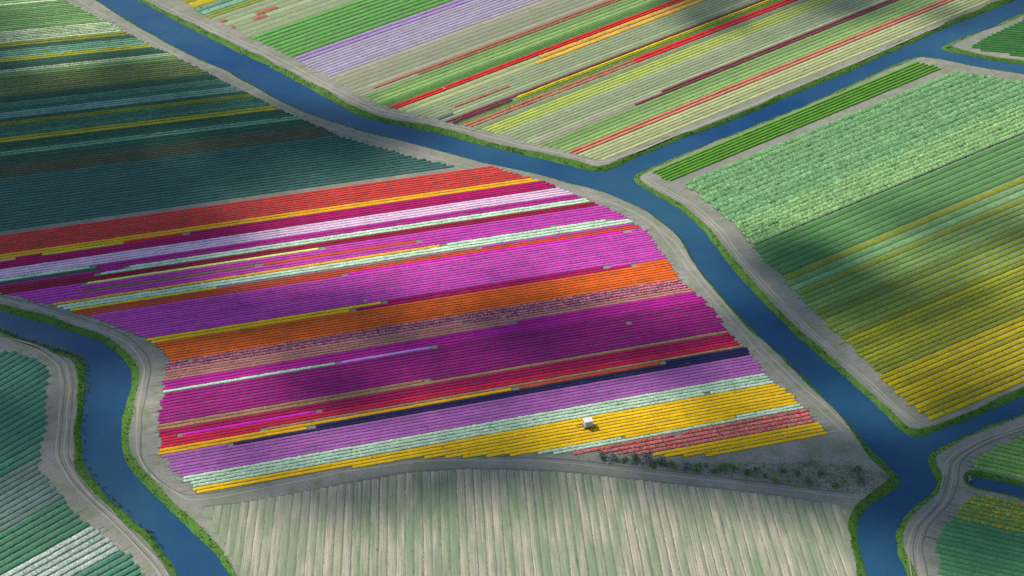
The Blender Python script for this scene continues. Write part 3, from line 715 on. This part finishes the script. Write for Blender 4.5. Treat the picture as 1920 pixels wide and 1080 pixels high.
# ------------------------------------------------------------------ grass on the banks
def blades(name, pts, hs, mat, nb=5, lean=.35, wd=.10, kind="stuff"):
    pts = np.asarray(pts); n = len(pts); V = np.empty((n, nb, 3, 3))
    ang = RNG.uniform(0, 2 * np.pi, (n, nb)); h = hs[:, None] * RNG.uniform(.6, 1.2, (n, nb))
    ca, sa = np.cos(ang), np.sin(ang); r = RNG.uniform(0, .18, (n, nb))
    bx = pts[:, None, 0] + ca * r; by = pts[:, None, 1] + sa * r; bz = np.broadcast_to(pts[:, None, 2], (n, nb))
    w_ = wd * (1 + h)
    V[:, :, 0] = np.stack((bx - sa * w_, by + ca * w_, bz - .05), -1)
    V[:, :, 1] = np.stack((bx + sa * w_, by - ca * w_, bz - .05), -1)
    V[:, :, 2] = np.stack((bx + ca * lean * h, by + sa * lean * h, bz + h), -1)
    V = V.reshape(-1, 3); T = np.arange(len(V)).reshape(-1, 3)
    o = obj(name, mesh_np(name, V, None, T), mat); tag(o, kind=kind); return o
LAB = {}
for key, (top, low) in BANKS.items():
    seglen = np.linalg.norm(np.diff(top, axis=0), axis=1); wd = np.linalg.norm(top - low, axis=1).mean()
    n = int(seglen.sum() * (wd + 1.0) * 3.2)
    q = RNG.uniform(0, len(top) - 1.001, n); i = q.astype(int); f = (q - i)[:, None]
    u = RNG.uniform(-.22, 1.0, n)[:, None]
    P3 = (top[i] * (1 - f) + top[i + 1] * f) * (1 - u) + (low[i] * (1 - f) + low[i + 1] * f) * u
    px, py = PX((P3[:, 0], P3[:, 1])); ok = (px > -250) & (px < 2170) & (py > -160) & (py < 1200)
    z = np.interp(u[:, 0], (-.3, 0, .3, .62, 1), (0, .02, -.18, -.62, -1.02))
    clump = (np.sin(P3[:, 0] * .7 + np.sin(P3[:, 1] * .5) * 2) * np.sin(P3[:, 1] * .63 + 1.3) + 1) * .5
    hs = (.07 + .14 * clump * RNG.uniform(.5, 1.2, n)) * np.where(u[:, 0] < 0, .5, 1)
    blades("bank_grass", np.c_[P3, z][ok], hs[ok], M['bank'], 5, .8, .13)
    tag(C.objects[-1], "green grass growing on the canal bank", "grass")

# ------------------------------------------------------------------ reeds at the lower left bank
top, low = BANKS['E']; pts = []
for p in low:
    x, y = PX(p, ZW)
    if -20 < x < 175 and 600 < y < 700:
        for _ in range(int(9 * random.random() ** 1.5) + 1): pts.append((p[0] + random.gauss(.1, .6), p[1] + random.gauss(.5, .5), ZW))
    elif 140 < x < 300 and 700 < y < 1060 and random.random() < .35:
        for _ in range(3): pts.append((p[0] + random.gauss(.7, .5), p[1] + random.gauss(.2, .6), ZW))
rd = blades("reeds", pts, RNG.uniform(1.2, 2.4, len(pts)), M['reed'], 5, .12, .035); tag(rd, "straw green reeds standing in the water at the lower left bank", "reeds")

# ------------------------------------------------------------------ scrub: single shrubs between tulips and stubble
def leaf_mat(name, a, b_):
    m, t, bs = new_mat(name); P = posn(t)
    vo = nd(t, "ShaderNodeTexVoronoi"); vo.inputs["Scale"].default_value = 2.2; t.links.new(P, vo.inputs["Vector"])
    sp = nd(t, "ShaderNodeSeparateColor"); t.links.new(vo.outputs["Color"], sp.inputs[0])
    t.links.new(mixc(t, sp.outputs[0], lin(a), lin(b_)), bs.inputs["Base Color"]); return m
M['shrub'] = leaf_mat("shrub_leaf", (98, 138, 74), (122, 156, 82))
M['shrubd'] = leaf_mat("shrub_dark_leaf", (92, 118, 90), (112, 136, 100))
M['twig'] = leaf_mat("bare_twigs", (150, 148, 140), (126, 126, 122))
M['gorse'] = leaf_mat("gorse_bloom", (190, 178, 30), (104, 132, 44))
M['bark'] = leaf_mat("bark", (84, 70, 58), (66, 58, 50))
def shrub(px, wid, ht, mat, label, name="shrub", dens=1.0):
    p = G(px); root = empty(name, (p[0], p[1], 0)); tag(root, label, "shrub", "shrubs of the scrub strip")
    bm = bmesh.new()
    for k in range(5):                                     # stems
        a = random.uniform(0, 6.28); r1 = random.uniform(.2, .45) * wid
        p0 = Vector((random.uniform(-.15, .15), random.uniform(-.15, .15), -.05)); p1 = Vector((math.cos(a) * r1 * .8, math.sin(a) * r1 * .8, ht * random.uniform(.5, .85)))
        q = (p1 - p0).normalized(); sx = q.orthogonal().normalized(); sy = q.cross(sx)
        v0 = [bm.verts.new(p0 + (sx * math.cos(c) + sy * math.sin(c)) * .07) for c in (0, 2.1, 4.2)]
        v1 = [bm.verts.new(p1 + (sx * math.cos(c) + sy * math.sin(c)) * .02) for c in (0, 2.1, 4.2)]
        for j in range(3): bm.faces.new((v0[j], v0[(j + 1) % 3], v1[(j + 1) % 3], v1[j]))
    me = bpy.data.meshes.new("trunk"); bm.to_mesh(me); bm.free(); obj("trunk", me, M['bark'], root)
    n = int(420 * dens * max(.4, wid * ht / 5)); lob = [(random.uniform(-.3, .3) * wid, random.uniform(-.3, .3) * wid, random.uniform(.35, .7) * ht, random.uniform(.28, .5)) for _ in range(7)]
    L = np.array([lob[i] for i in RNG.integers(0, 7, n)])
    d = RNG.normal(0, 1, (n, 3)); d /= np.linalg.norm(d, axis=1)[:, None]; rr = RNG.uniform(.45, 1.05, n)[:, None]
    c = L[:, :3] + d * rr * np.c_[L[:, 3] * wid * .62, L[:, 3] * wid * .62, L[:, 3] * ht]
    c[:, 2] = np.maximum(c[:, 2], .1)
    a = RNG.normal(0, 1, (n, 3)); a /= np.linalg.norm(a, axis=1)[:, None]; b2 = np.cross(a, d); s = RNG.uniform(.12, .3, n)[:, None]
    V = np.stack((c - a * s, c + b2 * s, c + a * s, c - b2 * s * .6), 1).reshape(-1, 3)
    obj("crown", mesh_np("crown", V, np.arange(len(V)).reshape(-1, 4)), mat, root)
SH = [((1128,858),4.6,2.4,'shrubd',"leftmost bluish dark shrub of the scrub under the coral strip"),
 ((1150,862),5.2,2.2,'twig',"grey leafless bush beside the leftmost dark shrub"),
 ((1170,864),3.6,1.6,'shrub',"small green shrub in front of the grey leafless bush"),
 ((1192,862),6.0,2.9,'shrubd',"large dark shrub under the left end of the coral strip"),
 ((1214,863),6.2,3.2,'twig',"tall grey twiggy bush under the coral strip"),
 ((1236,867),5.4,2.8,'shrubd',"dark shrub right of the tall grey twiggy bush"),
 ((1222,876),3.4,1.4,'shrub',"low green shrub at the track edge under the twiggy bush"),
 ((1262,874),4.8,2.4,'shrub',"green shrub below the left end of the small yellow strip"),
 ((1284,876),4.6,2.6,'twig',"greyish bush next to the round green shrub"),
 ((1306,880),5.6,3.0,'shrub',"round bright green shrub near the middle of the scrub"),
 ((1322,872),2.2,1.2,'twig',"small purplish bare bush behind the round green shrub"),
 ((1338,886),4.2,2.0,'shrubd',"dark shrub just right of the round green shrub"),
 ((1356,878),5.0,2.2,'shrub',"broad green shrub on the upper side of the scrub"),
 ((1378,880),5.2,2.4,'shrub',"second broad green shrub on the upper side of the scrub"),
 ((1400,888),4.4,2.2,'shrubd',"dark shrub in the centre right of the scrub"),
 ((1418,884),3.8,2.0,'shrubd',"smaller dark shrub beside the brown weeds"),
 ((1432,892),3.0,1.2,'twig',"brownish low bush between dark shrubs and yellow gorse"),
 ((1453,902),3.8,1.7,'gorse',"larger yellow blooming gorse bush by the stubble track"),
 ((1479,904),2.6,1.2,'gorse',"smaller yellow blooming gorse bush by the stubble track"),
 ((1468,884),3.2,1.4,'shrubd',"small dark shrub above the two gorse bushes"),
 ((1513,902),3.2,3.0,'shrubd',"tall narrow dark shrub right of the gorse bushes"),
 ((1494,888),2.6,1.2,'shrubd',"low dark shrub left of the tall narrow shrub"),
 ((1540,890),3.6,1.3,'shrubd',"low spreading dark shrub right of the tall narrow shrub"),
 ((1582,902),2.0,1.0,'gorse',"tiny yellow bush near the right end of the scrub"),
 ((1606,884),4.6,2.2,'shrubd',"upper dark shrub at the right end of the scrub"),
 ((1612,904),4.4,2.0,'shrubd',"lower dark shrub at the right end of the scrub"),
 ((1568,912),4.6,1.1,'shrub',"low bright green bush beside the stubble track at right"),
 ((1656,910),1.8,.9,'gorse',"tiny yellow bush on the green point by the canal")]
for p, wd, ht, mt, lb in SH: shrub(p, wd * .92, ht * (.72 if mt != 'gorse' else .6), M[mt], lb, dens=.55 if mt != 'gorse' else .4)
# weeds under the scrub
def in_poly(q, poly):
    x, y = q; c = False; n = len(poly)
    for i in range(n):
        (x1, y1), (x2, y2) = poly[i], poly[i - 1]
        if (y1 > y) != (y2 > y) and x < (x2 - x1) * (y - y1) / (y2 - y1) + x1: c = not c
    return c
SCR = [(1070,858),(1180,866),(1300,868),(1420,868),(1560,868),(1650,880),(1684,902),(1650,925),(1610,925),(1450,905),(1280,884),(1140,866)]
pg, pdr = [], []
while len(pg) < 2200:
    q = (random.uniform(1070, 1690), random.uniform(850, 930))
    if in_poly(q, SCR):
        g = G(q); pg.append((g[0], g[1], 0))
while len(pdr) < 500:
    q = (random.gauss(1540, 70), random.gauss(882, 14))
    if q[0] < 1660 and 850 < q[1] < 925: g = G(q); pdr.append((g[0], g[1], 0))
tag(blades("weeds", pg, RNG.uniform(.1, .32, len(pg)), M['weed'], 4, .7, .10), "green weeds covering the scrub strip", "weeds")
tag(blades("dry_weeds", pdr, RNG.uniform(.1, .35, len(pdr)), M['dry'], 5, .6, .07), "dry pale weeds in the scrub near the canal point", "weeds")

# ------------------------------------------------------------------ heap of pale cut branches in the scrub
hp = G((1522, 868)); heap = empty("branch_heap", (hp[0], hp[1], 0)); tag(heap, "pale heap of cut branches and straw above the scrub", "heap")
for k in range(26):
    a = random.uniform(0, 3.14); L = random.uniform(1.0, 2.6); c = Vector((random.gauss(0, 1.3), random.gauss(0, .7), random.uniform(.1, .7)))
    d = Vector((math.cos(a), math.sin(a), random.uniform(-.2, .2))) * L * .5; s = Vector((-d.y, d.x, 0)).normalized() * .07
    V = [c - d - s, c + d - s * .4, c + d + s * .4, c - d + s, c - d + Vector((0, 0, .1)), c + d + Vector((0, 0, .05))]
    obj("branch", mesh_np("branch", [tuple(v) for v in V], [(0, 1, 5, 4), (4, 5, 2, 3), (0, 3, 2, 1)]), M['dry'], heap)

# ------------------------------------------------------------------ white field trailer
def plain(name, col, rough=.5, spec=.4, metal=0.0):
    m, t, b = new_mat(name); P = posn(t)
    t.links.new(mixc(t, maprange(t, noise(t, P, 2.5, 4), .4, .7, 0, 1), lin(col), tuple(x * .78 for x in lin(col))), b.inputs["Base Color"])
    b.inputs["Roughness"].default_value = rough; b.inputs["Specular IOR Level"].default_value = spec; b.inputs["Metallic"].default_value = metal
    return m
M['white'] = plain("white_sheet", (240, 242, 244)); M['panel'] = plain("grey_panel", (186, 190, 196)); M['tyre'] = plain("tyre_rubber", (34, 34, 36), .9, .1)
M['steel'] = plain("steel", (140, 146, 150), .4, .5, .6); M['glass'] = plain("dark_glass", (50, 62, 74), .1, .6); M['conc'] = plain("concrete", (150, 150, 144), .9, .2)
def box(name, lo, hi, mat, parent, bev=.02):
    bm = bmesh.new(); bmesh.ops.create_cube(bm, size=1)
    for v in bm.verts: v.co = Vector([(lo[i] + hi[i]) / 2 + v.co[i] * (hi[i] - lo[i]) for i in range(3)])
    if bev: bmesh.ops.bevel(bm, geom=bm.edges[:], offset=bev, segments=2, affect='EDGES')
    me = bpy.data.meshes.new(name); bm.to_mesh(me); bm.free(); return obj(name, me, mat, parent)
def wheel(parent, c, r, wd, axis='y'):
    bm = bmesh.new(); bmesh.ops.create_cone(bm, cap_ends=True, segments=20, radius1=r, radius2=r, depth=wd)
    me = bpy.data.meshes.new("tyre"); bm.to_mesh(me); bm.free()
    w_ = obj("wheel", me, M['tyre'], parent, c); w_.rotation_euler = (math.pi / 2, 0, 0) if axis == 'y' else (0, math.pi / 2, 0)
    bm = bmesh.new(); bmesh.ops.create_cone(bm, cap_ends=True, segments=14, radius1=r * .5, radius2=r * .4, depth=wd * 1.15)
    me = bpy.data.meshes.new("rim"); bm.to_mesh(me); bm.free(); obj("rim", me, M['steel'], w_)
tp = G((1102, 799)); tr = empty("field_trailer", (tp[0], tp[1], 0), math.radians(17))
tag(tr, "small white box trailer standing on the yellow flower rows", "trailer")
box("body", (-1.45, -1.15, .55), (1.45, 1.15, 2.95), M['white'], tr, .04)
box("roof", (-1.55, -1.25, 2.93), (1.55, 1.25, 3.08), M['white'], tr, .04)
box("chassis", (-1.4, -.9, .36), (1.4, .9, .548), M['steel'], tr, .02)
for k in range(4): box("side_panel", (-1.34 + k * .68, -1.19, .68), (-.72 + k * .68, -1.147, 2.82), M['panel'], tr, .008)
dr = box("door", (-1.49, -.65, .62), (-1.447, .35, 2.6), M['panel'], tr, .008); box("handle", (-1.54, -.58, 1.45), (-1.488, -.48, 1.6), M['steel'], dr, .006)
wn = box("window", (-1.485, .5, 1.5), (-1.447, 1.0, 2.2), M['glass'], tr, .006)
for y in (-1.02, 1.02):
    wheel(tr, (.0, y, .36), .36, .22)
box("drawbar", (-2.6, -.06, .4), (-1.38, .06, .5), M['steel'], tr, .01); box("step", (-1.85, -.5, .2), (-1.5, .2, .28), M['steel'], tr, .01)
wheel(tr, (-2.3, .1, .16), .16, .1)
box("support_leg", (1.25, -.95, 0), (1.35, -.85, .37), M['steel'], tr, .01); box("support_leg", (1.25, .85, 0), (1.35, .95, .37), M['steel'], tr, .01)
pw = [(tp[0] + random.gauss(-.2, 1.6), tp[1] + random.gauss(-.2, 1.3), 0) for _ in range(160)]
tag(blades("trailer_weeds", pw, RNG.uniform(.3, .75, len(pw)), M['bank'], 5, .4, .08), "green weeds growing around the white trailer", "weeds")

# ------------------------------------------------------------------ culvert head at the ditch end
cp = G((1819, 899), -.6); cv = empty("culvert", (cp[0], cp[1], -1.1), math.radians(-14)); tag(cv, "dark round culvert mouth with grey headwall at the ditch end", "culvert")
box("headwall", (-.5, -1.3, -.4), (-.15, 1.3, 1.05), M['conc'], cv, .03)
bm = bmesh.new(); bmesh.ops.create_cone(bm, cap_ends=False, segments=24, radius1=.55, radius2=.55, depth=.9)
me = bpy.data.meshes.new("pipe"); bm.to_mesh(me); bm.free(); pp = obj("pipe", me, M['steel'], cv, (.2, 0, .42)); pp.rotation_euler = (0, math.pi / 2, 0)
so_ = pp.modifiers.new("wall", 'SOLIDIFY'); so_.thickness = .07
for s in (-1, 1): box("post", (-.1, s * .85 - .07, -.3), (.05, s * .85 + .07, 1.35), M['conc'], cv, .01)
box("handrail", (-.08, -.95, 1.3), (.02, .95, 1.38), M['steel'], cv, .01)

# ------------------------------------------------------------------ clouds high above, casting the soft shadows
def vapour(name, dens):
    m, t, b = new_mat(name)
    b.inputs["Base Color"].default_value = (.92, .93, .95, 1); b.inputs["Roughness"].default_value = 1
    tr_ = nd(t, "ShaderNodeBsdfTransparent"); tl = nd(t, "ShaderNodeBsdfTranslucent"); tl.inputs[0].default_value = (.95, .96, .98, 1)
    m1 = nd(t, "ShaderNodeMixShader"); m1.inputs[0].default_value = .5; t.links.new(b.outputs[0], m1.inputs[1]); t.links.new(tl.outputs[0], m1.inputs[2])
    m2 = nd(t, "ShaderNodeMixShader"); m2.inputs[0].default_value = dens; t.links.new(tr_.outputs[0], m2.inputs[1]); t.links.new(m1.outputs[0], m2.inputs[2])
    t.links.new(m2.outputs[0], t.nodes["Material Output"].inputs["Surface"]); return m
M['cloud'] = vapour("cloud_vapour", .26); M['veil'] = vapour("thin_cloud_vapour", .09)
bm = bmesh.new(); bmesh.ops.create_icosphere(bm, subdivisions=2, radius=1)
ICOV = np.array([v.co[:] for v in bm.verts]); ICOT = np.array([[v.index for v in f.verts] for f in bm.faces]); bm.free()
HC = 1500.0
def cloud(blobs, mat='cloud'):
    """blobs: (x, y, rx, ry, puffs, radius) footprints, where the shadow falls on the ground"""
    V, T = [], []; off = 0
    for (x, y, rx, ry, n, r) in blobs:
        for _ in range(n):
            a = random.uniform(0, 6.283); q = math.sqrt(random.random()) * .98
            g = G((x + math.cos(a) * q * rx, y + math.sin(a) * q * ry))
            hh = HC + random.uniform(-25, 60) * (1 - q) + random.uniform(0, 30); s = hh / SUN.z
            rad = r * random.uniform(.6, 1.25) * (1.15 - .4 * q)
            v = ICOV * (1 + RNG.normal(0, .09, (len(ICOV), 1))) * np.array((rad, rad, rad * .7)) + np.array((g[0] + SUN.x * s, g[1] + SUN.y * s, hh))
            V.append(v); T.append(ICOT + off); off += len(v)
    o = obj("cloud", mesh_np("cloud", np.concatenate(V), None, np.concatenate(T)), M[mat]); tag(o, kind="structure")
cloud([(150,330,420,75,52,20),(560,250,260,50,34,17),(100,200,330,70,36,18),(330,150,160,60,14,16),(30,40,120,25,8,14),(60,470,330,60,64,18),(330,440,170,40,12,15),(200,560,260,50,34,16),(420,590,260,45,34,16),(60,300,200,120,40,20),(-60,180,160,120,24,20)])
cloud([(700,600,300,60,18,17),(1150,640,260,60,12,17),(600,700,300,50,9,15),(150,640,200,40,14,14),(1000,560,200,40,6,14)])
cloud([(1490,490,95,42,40,12),(1590,550,150,55,22,14),(1740,560,180,60,9,15),(1800,420,160,50,6,14),(1450,640,110,80,12,14)])
cloud([(1500,880,330,55,34,16),(1750,960,330,110,26,18),(1880,800,160,60,12,16),(1000,890,420,30,18,13),(700,920,300,25,10,12)])
cloud([(1700,-40,420,85,60,20),(1380,30,110,30,8,14),(1290,-10,70,18,10,10)])
cloud([(40,760,120,70,14,13)])
cloud([(620,840,330,60,11,20),(1050,790,330,55,5,20),(1420,720,120,110,9,17),(760,730,450,50,12,20)], 'veil')
cloud([(60,860,200,130,16,20),(60,640,220,50,8,18)], 'veil')
cloud([(1780,690,200,90,10,20),(1500,620,110,90,8,16)], 'veil')
cloud([(250,300,500,180,24,30)], 'veil')
